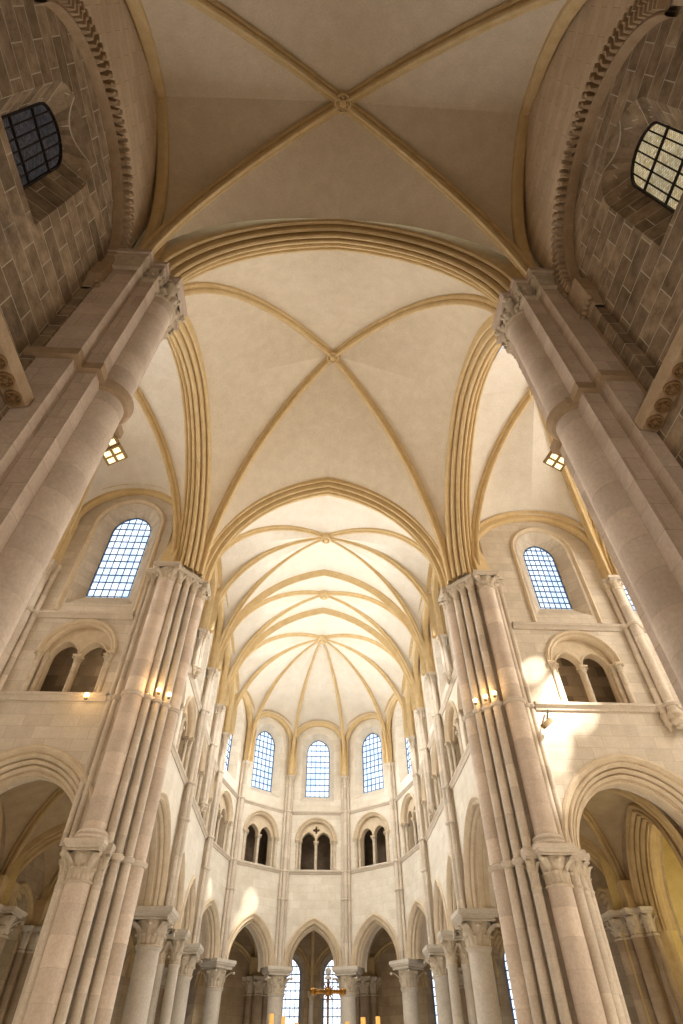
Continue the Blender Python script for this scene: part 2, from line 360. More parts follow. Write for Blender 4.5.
def window(P, c, hw, z0, zs, h, depth, label, gm, barmat, nu, nv, parentwall=None, splay=.3, sill=.5, bar=.022, thick_rows=None, revmat=None):
    """returns the front outline (hole) and adds the splayed reveal to parentwall; builds glazing and bars"""
    WN[0] += 1
    front = outline(c, hw+splay, z0-sill, zs, h+splay, 0, 12); back = outline(c, hw, z0, zs, h, 0, 12)
    o = P(c, z0, depth); root = thing('window_%d' % WN[0], label, 'window', o, kind='structure')
    loft(parentwall, P, [(front, 0), (back, depth)], closed=True)
    g = MB(); tri = geometry.tessellate_polygon([[Vector((u, z, 0)) for u, z in back]]); g.add([P(u, z, depth+.04) for u, z in back], tri); g.build('glazing', gm, root)
    b = MB(); zt = max(z for u, z in back)
    k = max(0, arch_k(hw, h)); R = hw+k
    def top(u):
        x = abs(u-c); return zs+math.sqrt(max(0, R*R-(x+k)**2))
    def wid(z):
        return hw if z <= zs else max(.02, math.sqrt(max(0, R*R-(z-zs)**2))-k)
    for i in range(1, nu):
        u = c-hw+2*hw*i/nu; zt_ = top(u); m = P(u, (z0+zt_)/2, depth); b.obox(m, P.t*bar*.8, P.n*bar, Vector((0, 0, (zt_-z0)/2)))
    for j in range(1, nv):
        z = z0+(zt-z0)*j/nv; w = wid(z); bb = bar*1.5 if thick_rows and j in thick_rows else bar; m = P(c, z, depth-.01); b.obox(m, P.t*w, P.n*bb, Vector((0, 0, bb)))
    b.build('glazing_bar', barmat, root)
    fr = MB(); o1 = outline(c, hw, z0, zs, h, 0, 12); o2 = outline(c, hw, z0+.04, zs, h, -.04, 12)
    loft(fr, P, [(o1, depth-.02), (o2, depth-.03), (o2, depth+.03)], closed=True); fr.build('frame', barmat, root)
    return front
def mould(orders, w0, step, r):
    """stepped orders each with an edge roll, from the outside in: list of (offset, depth)"""
    out = [(w0+.1, 0), (w0+.1, -.05), (w0+.03, -.09), (w0-.03, -.05), (w0-.06, .0)]
    off, d = w0-.06, 0.0
    for i in range(orders):
        nx = off-step
        a = nx+r
        out += [(a+r*.9, d), (a+r*.75, d+.035), (a+r*.6, d-.005), (a, d-.03+.0), (a-r*.75, d+r*.25), (a-r, d+r), (a-r*.7, d+r*1.8), (a-r*.3, d+r*2.0), (a-r*.3, d+step*.8)]
        off = a-r*.3; d += step*.8
    out += [(0, d), (0, d+.05), (-.035, d+.08), (-.05, d+.17), (-.035, d+.26), (0, d+.29), (0, d+.36), (.0, d+.45)]
    return out
def arch_moulding(name, label, P, c, hw, zs, h, orders, w0, mat, step=.17, r=.075, cat='arch', n=16, kind=None):
    pr = mould(orders, w0, step, r); mb = MB()
    loft(mb, P, [(outline(c, hw, zs, zs, h, off, n)[1:-1], d) for off, d in pr])
    o = mb.build(name, mat); tag(o, label, cat, kind=kind)
    return o
def arch_hole(c, hw, z0, zs, h, n=16): return outline(c, hw, z0, zs, h, 0, n)
def arch_hole2(c, hw, z0, zs, h, w, n=16):
    o = outline(c, hw, zs, zs, h, w, n)[1:-1]
    return [(c-hw, z0), (c-hw, zs)]+o+[(c+hw, zs), (c+hw, z0)]
def string(name, label, P, u0, u1, z, mat, k=1.0):
    prof = [(-.02, -.14), (.05, -.13), (.08, -.05), (.14, -.01), (.15, .06), (.08, .08), (-.02, .12)]
    mb = MB(); mb.grid([[P(u, z+dz*k, -o*k) for o, dz in prof] for u in (u0, u1)])
    return tag(mb.build(name, mat), label, 'string course', kind='structure')
def triforium(P, c, hw, z0, zs, label, quat=False, lit=False, wallmb=None, floor=True):
    """round arch with twin pointed lights on a central colonnette, a dark gallery behind"""
    root = thing('triforium_opening', label, 'triforium', P(c, z0, 0))
    big = outline(c, hw, z0, zs, hw, 0, 14)
    m = MB(); loft(m, P, [(outline(c, hw, z0, zs, hw, o, 14)[1:-1], d) for o, d in [(.19, 0), (.19, -.05), (.13, -.09), (.08, -.04), (.06, 0), (.03, -.02), (-.02, .02), (-.05, .10), (-.03, .17), (-.03, .22)]]); m.build('hood_arch', M['arch'], root)
    # tympanum with its two lights
    l = hw*.40; cc = hw*.43; d0, d1 = .22, .5
    lights = [outline(c+s*cc, l, z0, zs-.05, l*1.25, 0, 8) for s in (-1, 1)]
    holes = [list(x) for x in lights]
    if quat:
        q = []
        for k in range(24):
            a = 2*PI*k/24; rr = .07+.13*abs(math.cos(2*a))**.8; q.append((c+rr*math.cos(a), zs+hw*.58+rr*math.sin(a)))
        holes.append(q)
    t = MB(); fo = outline(c, hw, z0-.02, zs, hw, 0, 14)
    wall_face(t, P, 0, 0, 0, 0, holes, d0, base=fo)
    for hh in holes: loft(t, P, [(hh, d0), (hh, d1)], closed=True)
    wall_face(t, P, 0, 0, 0, 0, holes, d1, base=fo)
    for s in (-1, 1):
        mm = [(.07, d0), (.07, d0-.03), (.03, d0-.045), (0, d0-.02), (-.005, d0+.06)]
        loft(t, P, [(outline(c+s*cc, l, zs-.05, zs-.05, l*1.25, o, 8)[1:-1], d) for o, d in mm])
    t.build('tympanum', M['arch'], root)
    def post(u, d, r, nm='colonnette'):
        p = P(u, 0, d); g = shaft(p.x, p.y, r, z0, zs-.3, root, M['capital'] if nm == 'colonnette' else M['shaft'], 10, nm)
        capital(p.x, p.y, r, zs-.32, zs+.0, r*1.75, math.atan2(P.t.y, P.t.x), root, n=16, leaves=4, abh=.09, amat=M['arch'])
    post(c, d0+.04, .085)
    for s in (-1, 1): post(c+s*(hw+.06), .02, .085); post(c+s*(hw-.09), .16, .075)
    # gallery: rear wall, ceiling, floor, cheeks
    gmb = MB(); a, b = c-hw-.5, c+hw+.5; zt = zs+hw+.3; dep = 1.7
    gmb.add([P(a, z0-.05, dep), P(b, z0-.05, dep), P(b, zt, dep), P(a, zt, dep), P(a, z0-.05, d1), P(b, z0-.05, d1), P(b, zt, d1), P(a, zt, d1)], [(0, 1, 2, 3), (0, 1, 5, 4), (3, 2, 6, 7), (0, 3, 7, 4), (1, 2, 6, 5)])
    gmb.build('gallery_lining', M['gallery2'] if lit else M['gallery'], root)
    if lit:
        pl = bpy.data.lights.new('point', 'POINT'); pl.energy = 14; pl.color = (1, .88, .72); pl.shadow_soft_size = .3; po_ = bpy.data.objects.new('gallery_fill', pl); COL.objects.link(po_); po_.location = P(c-.9, zs+.3, 1.1)  # unseen fill lamp added to brighten the gallery back wall
        da = MB(); o = outline(c+.15, hw*.75, z0-.3, z0-.2, hw*.85, 0, 10); tri = geometry.tessellate_polygon([[Vector((u, z, 0)) for u, z in o]]); da.add([P(u, z, dep-.03) for u, z in o], tri); da.build('archway_shade_sheet', M['gallery'], root)  # flat dark sheet, painted shade of an archway opening
    return big

# ------------------------------------------------------------------ key levels and plan points (metres)
ZA, ZT, ZS, ZC, ZB = 5.86, 9.93, 12.93, 14.9, 20.95
Y1, Y2, Y3, Y4 = 19.8, 22.85, 26.25, 29.4
P5, P6 = (4.2, 32.9), (1.66, 34.95)
XW = 5.25
SIDE = {-1: 'left', 1: 'right'}
NTH = {Y2: 'first', Y3: 'second', Y4: 'third'}

# ------------------------------------------------------------------ floor
f = MB(); f.add([(-20, -12, 0), (20, -12, 0), (20, 46, 0), (-20, 46, 0)], [(0, 1, 2, 3)])
tag(f.build('floor', M['floor']), 'pale stone slab floor running through nave, crossing and choir', 'floor', kind='structure')

# ------------------------------------------------------------------ nave bay (nearest)
for s in (-1, 1):
    sd = SIDE[s]; yc, zc = ((2.55, 14.3) if s < 0 else (2.23, 13.76)); R = 2.4
    P = Plane((5.2*s, -9), (5.2*s, 5.5), (-s, 0)); U = lambda y: y+9
    w = MB(); hz = 8.95
    hole = outline(U(yc), 2.3, hz, zc, 2.3, 0, 24)
    hole2 = outline(U(yc-6.9), 2.25, hz, zc, 2.25, 0, 24)
    wall_face(w, P, 0, U(4.9), hz-.3, 22, [hole, hole2]); loft(w, P, [(hole, 0), (hole, .17)], closed=True); loft(w, P, [(hole2, 0), (hole2, .17)], closed=True)
    tag(w.build('wall_nave_'+sd, M['warm']), 'light brown ashlar wall of the %s nave bay above the dark recess' % sd, 'wall', kind='structure')
    t = MB(); Pt = Plane((5.36*s, -9), (5.36*s, 5.5), (-s, 0)); wc = (yc-.05)*.93; wz = 1.6+(zc-1.55-1.6)*.93
    gm = M['glass_dark'] if s < 0 else M['glass_gold']
    fr = window(Pt, U(wc), .54, wz+.15, 1.6+(zc+1.1-1.6)*.93, .54, .42, 'small arched nave window with %s glass behind a thick iron grid, %s wall' % ('dark grey' if s < 0 else 'glowing amber', sd), gm, M['iron'], 6, 3, t, splay=.34, sill=.15, bar=.014, thick_rows=(1, 2))
    wall_face(t, Pt, 0, U(5.3), hz-.4, 17.6, [fr])
    tag(t.build('wall_recess_'+sd, M['dark']), 'dark rough masonry with pale mortar joints inside the %s nave recess' % sd, 'wall', kind='structure')
    # billet archivolt
    a = MB(); rows = []; n = 264; aoff = .0
    pts = outline(0, R-.08, 0, 0, R-.08, 0, n//2)[1:-1]
    for i in range(n+1):
        th = PI*i/n; row = []
        b1 = -.19 if i % 6 < 3 else -.03; b2 = -.03 if i % 6 < 3 else -.19
        for rr, dd in ((R+.2, 0), (R+.2, -.05), (R+.18, b1), (R+.04, b1*1.1), (R+.01, -.04), (R-.02, b2*1.1), (R-.15, b2), (R-.165, -.02), (R-.18, -.06), (R-.22, -.07), (R-.24, -.02), (R-.24, .17)):
            row.append(P(U(yc)-rr*math.cos(th), zc+rr*math.sin(th), dd))
        rows.append(row)
    a.grid(rows); ar = a.build('billet_archivolt', M['frieze'], ang=25); tag(ar, 'round carved billet arch framing the dark recess in the %s nave wall' % sd, 'arch')
    for e in (1,):
        im = thing('impost_pilaster', 'carved impost on a square pilaster under the %s billet arch' % sd, 'impost', P(U(yc+2.4), hz, 0))
        uu = U(yc+2.3)
        m = MB(); m.obox(P(uu, (hz+zc-1.2)/2+.0, .2), P.t*.13, P.n*.24, Vector((0, 0, (zc-1.2-hz)/2+.05))); m.build('pilaster', M['dark'], im)
        m = MB(); rows = []
        for t_, q in ((0, .13), (.1, .13), (.12, .16), (.5, .22), (.55, .26), (1.2, .26)):
            rows.append([P(uu+i*q, zc-1.25+t_*1.0, .2-j*(q+.08)) for i, j in ((-1, -1), (1, -1), (1, 1), (-1, 1))])
        m.grid(rows, cv=True); m.add(rows[-1], [(0, 1, 2, 3)])
        for k in range(5): m.ball(P(uu+(k-2)*.11, zc-1.0, -.1), .06, 6)
        m.build('capital', M['frieze'], im)
    # frieze with rosettes on its soffit
    fz = thing('rosette_frieze', 'projecting string of carved rosettes along the %s nave wall' % sd, 'frieze', P(U(4.7), 8.6, 0))
    m = MB(); prof = [(.26, -.10), (.50, -.04), (.53, 0), (.53, .2), (0, .26)]
    rows = [[P(u, 8.72+dz, -o) for o, dz in prof] for u in (0, U(4.74))]; m.grid(rows); m.add(rows[-1], [tuple(range(5))]); m.build('moulding', M['frieze'], fz, ang=20)
    m = MB()
    for k in range(24):
        u = U(4.56)-k*.29; cpos = P(u, 8.72-.075, -.385); ax = P.t; ay = (P.n*.24+Vector((0, 0, .06))).normalized(); nz = ax.cross(ay)
        if nz.z > 0: nz = -nz
        rows = [[cpos+(ax*math.cos(2*PI*j/14)+ay*math.sin(2*PI*j/14))*q+nz*e for j in range(14)] for q, e in ((.125, -.01), (.122, .04), (.1, .045), (.088, .0), (.05, .0), (.04, .04), (.01, .045))]
        m.grid(rows, cv=True)
        for j in range(5):
            an = 2*PI*j/5; q = cpos+(ax*math.cos(an)+ay*math.sin(an))*.068; m.ball(q+nz*.015, .026, 6)
    m.build('rosette', M['frieze_dark'], fz)
    m = MB(); wall_face(m, P, 0, U(4.8), 0, 8.66, [], -.27); wall_face(m, P, 0, U(4.8), 8.8, hz+.02, [], .02); tag(m.build('wall_nave_lower_'+sd, M['dark']), 'dark masonry of the %s nave wall below the rosette frieze' % sd, 'wall', kind='structure')
    # upper crossing (west) pier
    pr = thing('compound_pier', 'stepped pinkish pier with a thick half column, nearest on the %s side' % sd, 'pier', (s*4.35, 5.62, 0))
    sx = -.07 if s < 0 else .07; xs = 4.35+sx+.03*s
    def step(o):
        h = [(6.4, 4.76-o), (4.60+sx-o, 4.76-o), (4.60+sx-o, 5.02-o), (4.28+sx-o, 5.02-o), (4.28+sx-o, 5.35-o), (4.2+sx-o, 5.35-o)]
        return [(s*x, y) for x, y in h+[(x, 11.32-y) for x, y in reversed(h)]]
    m = MB(); m.prism(step(0), 0, 14.35); m.build('core', M['pier'], pr, ang=20)
    shaft(s*xs, 5.66, .37, 0, 14.3, pr, M['pshaft'], 28)
    shaft(s*5.4, 6.75, .33, 0, 14.3, pr, M['pshaft'], 20)
    zr = 10.3
    rb = MB(); rb.prism(step(.1), zr-.1, zr+.1); rb.build('band', M['frieze'], pr, ang=20)
    ring(s*xs, 5.66, .37, zr, pr, M['frieze'], 28, 1.9); ring(s*5.4, 6.75, .33, zr, pr, M['pier'], 20, 1.4)
    m = MB(); m.grid([[(x, y, z) for x, y in step(o)] for o, z in ((0, 14.3), (.06, 14.36), (.06, 14.42), (.01, 14.46), (.03, 14.6), (.12, 14.84), (0, 14.86))])
    for (xa, ya), (xb, yb) in zip(step(.07), step(.07)[1:]):
        nb = max(1, int(math.hypot(xb-xa, yb-ya)/.13))
        if nb > 9: continue
        for q in range(nb+1): m.ball((xa+(xb-xa)*q/nb, ya+(yb-ya)*q/nb, 14.76), .06, 6); m.ball((xa+(xb-xa)*q/nb, ya+(yb-ya)*q/nb, 14.58), .045, 6)
    m.build('capital', M['capital'], pr, ang=40)
    m = MB(); m.prism(step(.12), 14.86, 14.96); m.prism(step(.17), 14.96, 15.14); m.build('abacus', M['pier'], pr, ang=20)
    capital(s*xs, 5.66, .37, 14.2, 15.14, .47, 0, pr, amat=M['pier'])
    capital(s*5.4, 6.75, .33, 14.2, 15.14, .43, 0, pr, amat=M['pier'])
    MB().prism([(s*x, y) for x, y in ((5.3, 5.05), (6.4, 5.05), (6.4, 6.6), (5.3, 6.5))], 15.1, 20.6).build('springer', M['rib'], pr)
wb = MB(); wb.box(-7, 7, -9.2, -9, 0, 23)
tag(wb.build('wall_nave_back', M['warm']), 'plain brown stone wall closing the nave behind the viewer', 'wall', kind='structure')
zn = 15.15
fan_vault('ceiling_nave', 'beige four-part rib vault of the nearest nave bay at the top', (0, 2.35, 21.3), [(-4.9, 5.0, zn), (-4.9, -.5, zn), (4.9, -.5, zn), (4.9, 5.0, zn)],
          [((-5.15, 2.4, 20.95), .9), ((0, -.5, 20.4), 0), ((5.15, 2.3, 20.6), .7), ((0, 5.2, 20.35), 0)], M['plaster'], M['rib'], forms=(0, 2))
fan_vault('ceiling_nave_rear', 'beige rib vault of the nave bay behind the viewer', (0, -4.9, 21.3), [(-4.85, -1.6, zn), (-4.85, -8.8, zn), (4.85, -8.8, zn), (4.85, -1.6, zn)],
          [((-5.15, -4.9, 20.95), .9), ((0, -8.8, 21.2), 0), ((5.15, -4.9, 20.9), .7), ((0, -1.6, 20.4), 0)], M['plaster'], M['rib'])
big_arch('transverse_arch', 'broad moulded arch across the nave behind the viewer', (-4.72, -1.05, 15.1), (0, -1.05, 20.4), (4.72, -1.05, 15.1), .62, .42, M['rib'])
big_arch('transverse_arch', 'broad moulded ochre arch spanning the two nearest piers', (-4.72, 5.65, 15.1), (0, 5.65, 20.4), (4.72, 5.65, 15.1), .46, .42, M['rib'])

# ------------------------------------------------------------------ crossing
zc_ = 15.0
fan_vault('ceiling_crossing', 'tall plastered four-part rib vault over the crossing', (0, 10.9, 22.5), [(-4.8, 6.1, zc_), (4.8, 6.1, zc_), (4.85, 16.3, zc_), (-4.85, 16.3, zc_)],
          [((0, 6.05, 20.4), 0), ((4.95, 11.2, 20.3), 0), ((0, 16.35, 21.1), 0), ((-4.95, 11.2, 20.3), 0)], M['plaster'], M['rib'])
big_arch('choir_arch', 'moulded pointed arch opening from the crossing into the choir', (-5.0, 16.8, 14.95), (0, 16.8, 21.1), (5.0, 16.8, 14.95), .5, .5, M['rib'])
for s in (-1, 1):
    big_arch('transept_arch', 'tall moulded pointed arch opening into the %s transept' % SIDE[s], (s*5.3, 6.2, 15.0), (s*5.3, 11.2, 20.3), (s*5.3, 16.1, 15.0), .5, .5, M['rib'])

# ------------------------------------------------------------------ east crossing piers
for s in (-1, 1):
    sd = SIDE[s]
    pr = thing('clustered_pier', 'tall pale clustered pier of many slim shafts between choir and %s transept' % sd, 'pier', (s*5.6, 16.6, 0))
    jx = 6.42 if s < 0 else 6.9
    core = [(4.95, 16.9), (5.12, 16.6), (5.6, 16.08), (5.9, 15.98), (6.25, 15.98), (jx, 16.42), (jx, 17.5), (5.2, 17.5), (4.95, 17.1)]; dx = .16 if s < 0 else .03
    MB().prism([(s*x, y) for x, y in core], 0, 14.4).build('core', M['shaft'], pr, ang=25)
    slab = [(4.5, 17.3), (4.48, 16.7), (4.7, 16.55), (4.68, 16.3), (4.95, 16.2), (4.95, 15.98), (5.2, 15.92), (5.22, 15.72), (5.45, 15.66), (5.48, 15.42), (6.3, 15.42), (6.3, 15.75), (6.66, 15.82), (6.66, 17.3)]
    MB().prism([(s*x, y) for x, y in slab], 14.9, 14.97).build('abacus', M['shaft'], pr, ang=20)
    mains = [(4.84, 16.86, .26), (5.95-dx, 15.84, .30)]
    thins = [(4.93, 16.42, .12), (5.15, 16.17, .12), (5.38, 15.93, .12)]
    backs = [(4.98, 17.22, .1), (6.33, 15.99, .09), (6.52, 16.02, .085)]
    for i, (x, y, r) in enumerate(mains+thins):
        shaft(s*x, y, r, 0, 14.35, pr, M['pshaft'] if i < 2 else M['shaft'], 24 if i < 2 else 14)
        ring(s*x, y, r, ZT, pr, M['shaft'], 20)
        if i not in (1, 4): ring(s*x, y, r, 5.72, pr, M['shaft'], 20)
        capital(s*x, y, r, 14.3, 14.95, r*1.55 if i < 2 else r*2.0, (0, 0, PI/4, PI/4, PI/4)[i], pr, n=24, leaves=4 if i > 1 else 8, abh=.17)
    for x, y, r in backs:
        shaft(s*x, y, r, 5.9, 14.35, pr, M['shaft'], 10); ring(s*x, y, r, ZT, pr, M['shaft'], 12); capital(s*x, y, r, 14.3, 14.95, r*1.7, 0, pr, n=16, leaves=4, abh=.17)
    MB().prism([(s*a, b) for a, b in ((5.15, 16.5), (5.7, 16.0), (6.5, 16.1), (6.5, 17.4), (5.15, 17.4))], 14.4, 20).build('springer', M['rib'], pr)
    lo = [(4.72, 17.1), (4.66, 16.75), (4.86, 16.4), (5.1, 16.12), (5.36, 15.86), (5.7, 15.62), (6.3, 15.85), (6.45, 17.1)]; cx_, cy_ = 5.6, 16.7
    m = MB(); m.grid([[(s*(cx_+(x-cx_)*k), cy_+(y-cy_)*k, z) for x, y in lo] for k, z in ((1, 14.95), (.98, 15.3), (.9, 15.9), (.75, 16.8), (.5, 17.8))], cv=True); m.build('springer', M['rib'], pr)
    # lower tier carrying the transept arcade
    for x, y, r in ((5.95-dx, 15.84, .30), (5.38, 15.93, .12), *(((6.17, 15.93, .11), (6.33, 16.17, .11), (6.42, 16.42, .11)) if s < 0 else ((6.38, 15.9, .14), (6.64, 16.12, .14), (6.86, 16.38, .13)))):
        if r < .2 and x > 6: shaft(s*x, y, r, 0, 5.3, pr, M['shaft'], 14)
        capital(s*x, y, r, 5.05, 5.92, r*1.62, 0, pr, n=28 if r > .2 else 20, leaves=8 if r > .2 else 4, abh=.24)
        if r > .2: MB().lathe(s*x, y, [(.46, 5.92), (.47, 5.98), (.40, 6.05), (.42, 6.1), (.36, 6.18), (.31, 6.2)], 24).build('base_ring', M['shaft'], pr)

# ------------------------------------------------------------------ transept arms
TX = {-1: (8.05, 10.15), 1: (8.7, 10.85)}
for s in (-1, 1):
    sd = SIDE[s]; bc, xr = TX[s]
    P = Plane((s*5.2, 16.0), (s*17, 16.0), (0, -1)); U = lambda x: x-5.2
    w = MB(); hw_a = 1.72 if s < 0 else 1.78
    WO = .5; ah = outline(U(bc+.05), hw_a, 0, 5.9, 1.95, WO-.06, 16)
    b2 = xr+2.35; ah2 = outline(U(b2), hw_a-.05, 0, 5.9, 1.95, WO-.06, 16)
    wh = []
    for (c, hw, z1, lab) in ((7.97 if s < 0 else 8.65, .77 if s < 0 else .62, 18.2 if s < 0 else 17.25, 'next to the clustered pier'), (b2-.05 if s < 0 else 12.05, .74 if s < 0 else .66, 18.1 if s < 0 else 17.1, 'beyond the wall shaft')):
        hh = hw*1.15; fr = window(P, U(c), hw, 14.05, z1-hh, hh, .45, 'tall arched %s transept window with pale blue leaded panes, %s' % (sd, lab), M['glass'], M['lead'], 6, 12, w, splay=.4, sill=.6, bar=.016)
        wh.append(fr)
        nm = MB(); loft(nm, P, [(outline(U(c), hw+.5, 13.1, z1-hh, hh+.5, o, 14), d) for o, d in [(.14, 0), (.14, -.06), (.07, -.1), (.02, -.05), (-.03, .02)]])
        tag(nm.build('hood_mould', M['arch']), 'hood moulding over the %s transept window %s' % (sd, lab), 'moulding')
    tr = []
    for c, lab in ((bc+.02 if s < 0 else 8.72, 'beside the clustered pier'), (b2, 'beyond the wall shaft')):
        tr.append(triforium(P, U(c), 1.08, 10.05, 11.5, 'round arched twin triforium opening in the %s transept %s' % (sd, lab), lit=True))
    zb_ = -.02
    base = [(U(6.2), 0), (ah[0][0], 0)]+ah[1:-1]+[(ah[-1][0], 0), (ah2[0][0], 0)]+ah2[1:-1]+[(ah2[-1][0], 0), (U(16.9), 0), (U(16.9), 21.5), (U(6.2), 21.5)]
    wall_face(w, P, 0, 0, 0, 0, wh+tr, 0, base=base)
    for o in tr: loft(w, P, [(o, 0), (o, .5)], closed=True)
    for o in (arch_hole(U(bc+.05), hw_a, 0, 5.9, 1.95), arch_hole(U(b2), hw_a-.05, 0, 5.9, 1.95)): loft(w, P, [(o, .84), (o, .95)])
    ap_ = thing('arcade_pier', 'square pier with slim shafts between the two arcade arches of the %s transept' % sd, 'pier', (s*xr, 16.6, 0))
    xa, xb = bc+.05+hw_a, b2-hw_a+.05; MB().box(min(s*xa, s*xb), max(s*xa, s*xb), 16.3, 17.3, 0, 5.95).build('core', M['shaft'], ap_)
    for x_, y_ in ((xa+.05, 16.3), (xa+.3, 16.08), ((xa+xb)/2, 15.9), (xb-.3, 16.08), (xb-.05, 16.3)):
        shaft(s*x_, y_, .13, 0, 5.2, ap_, M['shaft'], 14); capital(s*x_, y_, .13, 5.05, 5.92, .22, 0, ap_, n=20, leaves=4, abh=.2)
    tag(w.build('wall_transept_'+sd, M['transept']), 'pale ashlar east wall of the %s transept above its arcade' % sd, 'wall', kind='structure')
    arch_moulding('arcade_arch', 'large pointed arch with moulded orders in the %s transept beside the clustered pier' % sd, P, U(bc+.05), hw_a, 5.9, 1.95, 3, WO, M['arch'], step=.165, r=.07)
    arch_moulding('arcade_arch', 'large pointed arch in the %s transept beyond the wall shaft' % sd, P, U(b2), hw_a-.05, 5.9, 1.95, 3, WO, M['arch'], step=.165, r=.07)
    for z, nm in ((ZT, 'under the triforium'), (ZS, 'under the windows')):
        string('trim_string_%s' % sd, 'horizontal string course %s in the %s transept' % (nm, sd), P, U(6.6), U(16.5), z, M['shaft'], 1.15)
    # respond between the bays
    rs = thing('wall_shaft', 'triple wall shaft on a corbel between the windows of the %s transept' % sd, 'wall shaft', (s*xr, 15.9, 9.3))
    for dx, dy, r in ((0, -.16, .17), (-.24, -.02, .1), (.24, -.02, .1)):
        shaft(s*xr+dx, 15.92+dy, r, 9.6, 14.5, rs, M['shaft'], 14)
        capital(s*xr+dx, 15.92+dy, r, 14.4, 14.98, r*1.6, 0, rs, n=20, leaves=4, abh=.16); ring(s*xr+dx, 15.92+dy, r, ZS, rs, M['shaft']); ring(s*xr+dx, 15.92+dy, r, ZT, rs, M['shaft'])
        MB().lathe(s*xr+dx, 15.92+dy, [(.03, 9.12), (r*.7, 9.2), (r*.6, 9.26), (r*1.25, 9.36), (r*1.1, 9.44), (r*1.5, 9.56), (r*1.4, 9.66), (r, 9.7)], 14).build('corbel', M['capital'], rs)
    # vaults
    x0, za = 5.75, 15.0; fz = 19.35 if s < 0 else 18.45
    fan_vault('ceiling_transept_%s' % sd, 'creamy rib vault over the %s transept bay beside the crossing' % sd, (s*8.05, 11.1, 20.85), [(s*x0, 6.7, za), (s*x0, 16.0, za), (s*xr, 15.8, za), (s*xr, 6.7, za)],
              [((s*5.75, 11.2, 20.3), 0), ((s*bc, 16.0, fz), 2.1 if s < 0 else 1.2), ((s*xr, 11.2, 20.3), 0), ((s*bc, 6.5, 19.5), .6)], M['plaster_pale'], M['rib'], boss_r=.3, forms=(1,))
    fan_vault('ceiling_transept_end_%s' % sd, 'creamy rib vault over the outer bay of the %s transept' % sd, (s*(xr+2.8), 11.1, 20.85), [(s*(xr+.3), 6.7, za), (s*(xr+.3), 15.9, za), (s*16.4, 15.9, za), (s*16.4, 6.7, za)],
              [((s*(xr+.3), 11.2, 20.3), 0), ((s*b2, 16.0, fz), 1.6), ((s*16.5, 11.2, 20.3), 0), ((s*b2, 6.5, 19.5), .6)], M['plaster_pale'], M['rib'], forms=(1,))
    big_arch('transverse_arch', 'moulded ochre arch between the two vault bays of the %s transept' % sd, (s*(xr+.1), 6.6, za), (s*(xr+.1), 11.2, 20.35), (s*(xr+.1), 15.9, za), .3, .34, M['rib'])
    wl = MB(); wl.box(min(s*6.2, s*17), max(s*6.2, s*17), 5.6, 6.3, 0, 22); tag(wl.build('wall_transept_west_'+sd, M['transept']), 'pale west wall of the %s transept' % sd, 'wall', kind='structure')
    wl = MB(); wl.box(min(s*16.6, s*17), max(s*16.6, s*17), 5.6, 17, 0, 22); tag(wl.build('wall_transept_end_'+sd, M['transept']), 'pale end wall of the %s transept' % sd, 'wall', kind='structure')

# ------------------------------------------------------------------ choir: straight bays and apse
def respond(x, y, ang, z0, label, corbel=False, r=.1):
    """three slim shafts; ang points from the wall into the choir"""
    rs = thing('wall_shaft', label, 'wall shaft', (x, y, z0))
    n = Vector((math.cos(ang), math.sin(ang), 0)); t = Vector((-n.y, n.x, 0))
    MB().obox((x-n.x*.2, y-n.y*.2, (z0+14.5)/2), t*.11, n*.1, Vector((0, 0, (14.5-z0)/2))).build('backing', M['shaft'], rs)
    for o, d, rr in ((0, 0, r*1.05), (-.165, -.07, r*.72), (.165, -.07, r*.72)):
        px, py = x+n.x*d+t.x*o, y+n.y*d+t.y*o
        shaft(px, py, rr, z0, 14.5, rs, M['shaft'], 12)
        capital(px, py, rr, 14.42, 14.92, rr*1.75, ang, rs, n=16, leaves=4, abh=.14)
        for z in ((ZS, ZT, 8.65) if z0 < 8 else ((ZS,) if z0 < 12 else ())): ring(px, py, rr, z, rs, M['shaft'], 12, .7)
        if corbel:
            MB().lathe(px, py, [(.02, z0-.32), (rr*.8, z0-.26), (rr*.7, z0-.2), (rr*1.5, z0-.1), (rr*1.3, z0-.04), (rr*1.7, z0+.03), (rr, z0+.1)], 12).build('corbel', M['capital'], rs)
    return rs
def column(x, y, ang, label, r=.36, ab=.66, slim=False):
    c = thing('round_column' if not slim else 'coupled_column', label, 'column', (x, y, 0))
    n = Vector((math.cos(ang), math.sin(ang), 0))
    spots = [(0, r)] if not slim else [(-.28, .19), (.28, .19)]
    m = MB(); q = ab*1.1
    m.obox((x, y, .12), n*q, Vector((-n.y, n.x, 0))*q, Vector((0, 0, .12))); m.build('plinth', M['column'], c)
    for o, rr in spots:
        px, py = x+n.x*o, y+n.y*o
        MB().lathe(px, py, [(rr*1.5, .24), (rr*1.55, .34), (rr*1.3, .42), (rr*1.2, .46), (rr*1.32, .54), (rr*1.05, .62)], 24).build('base', M['column'], c)
        MB().lathe(px, py, [(rr*1.04, .6), (rr, 1.5), (rr*.97, 4.75), (rr*1.08, 4.80), (rr*1.1, 4.85), (rr*1.0, 4.9)], 28).build('shaft', M['column'], c)
        if slim: capital(px, py, rr, 4.85, ZA, .36, ang, c, n=28, amat=M['column'], abh=.3)
        else: capital(px, py, rr, 4.85, ZA, ab, ang, c, n=48, amat=M['column'], abh=.34, broad=True)
    return c
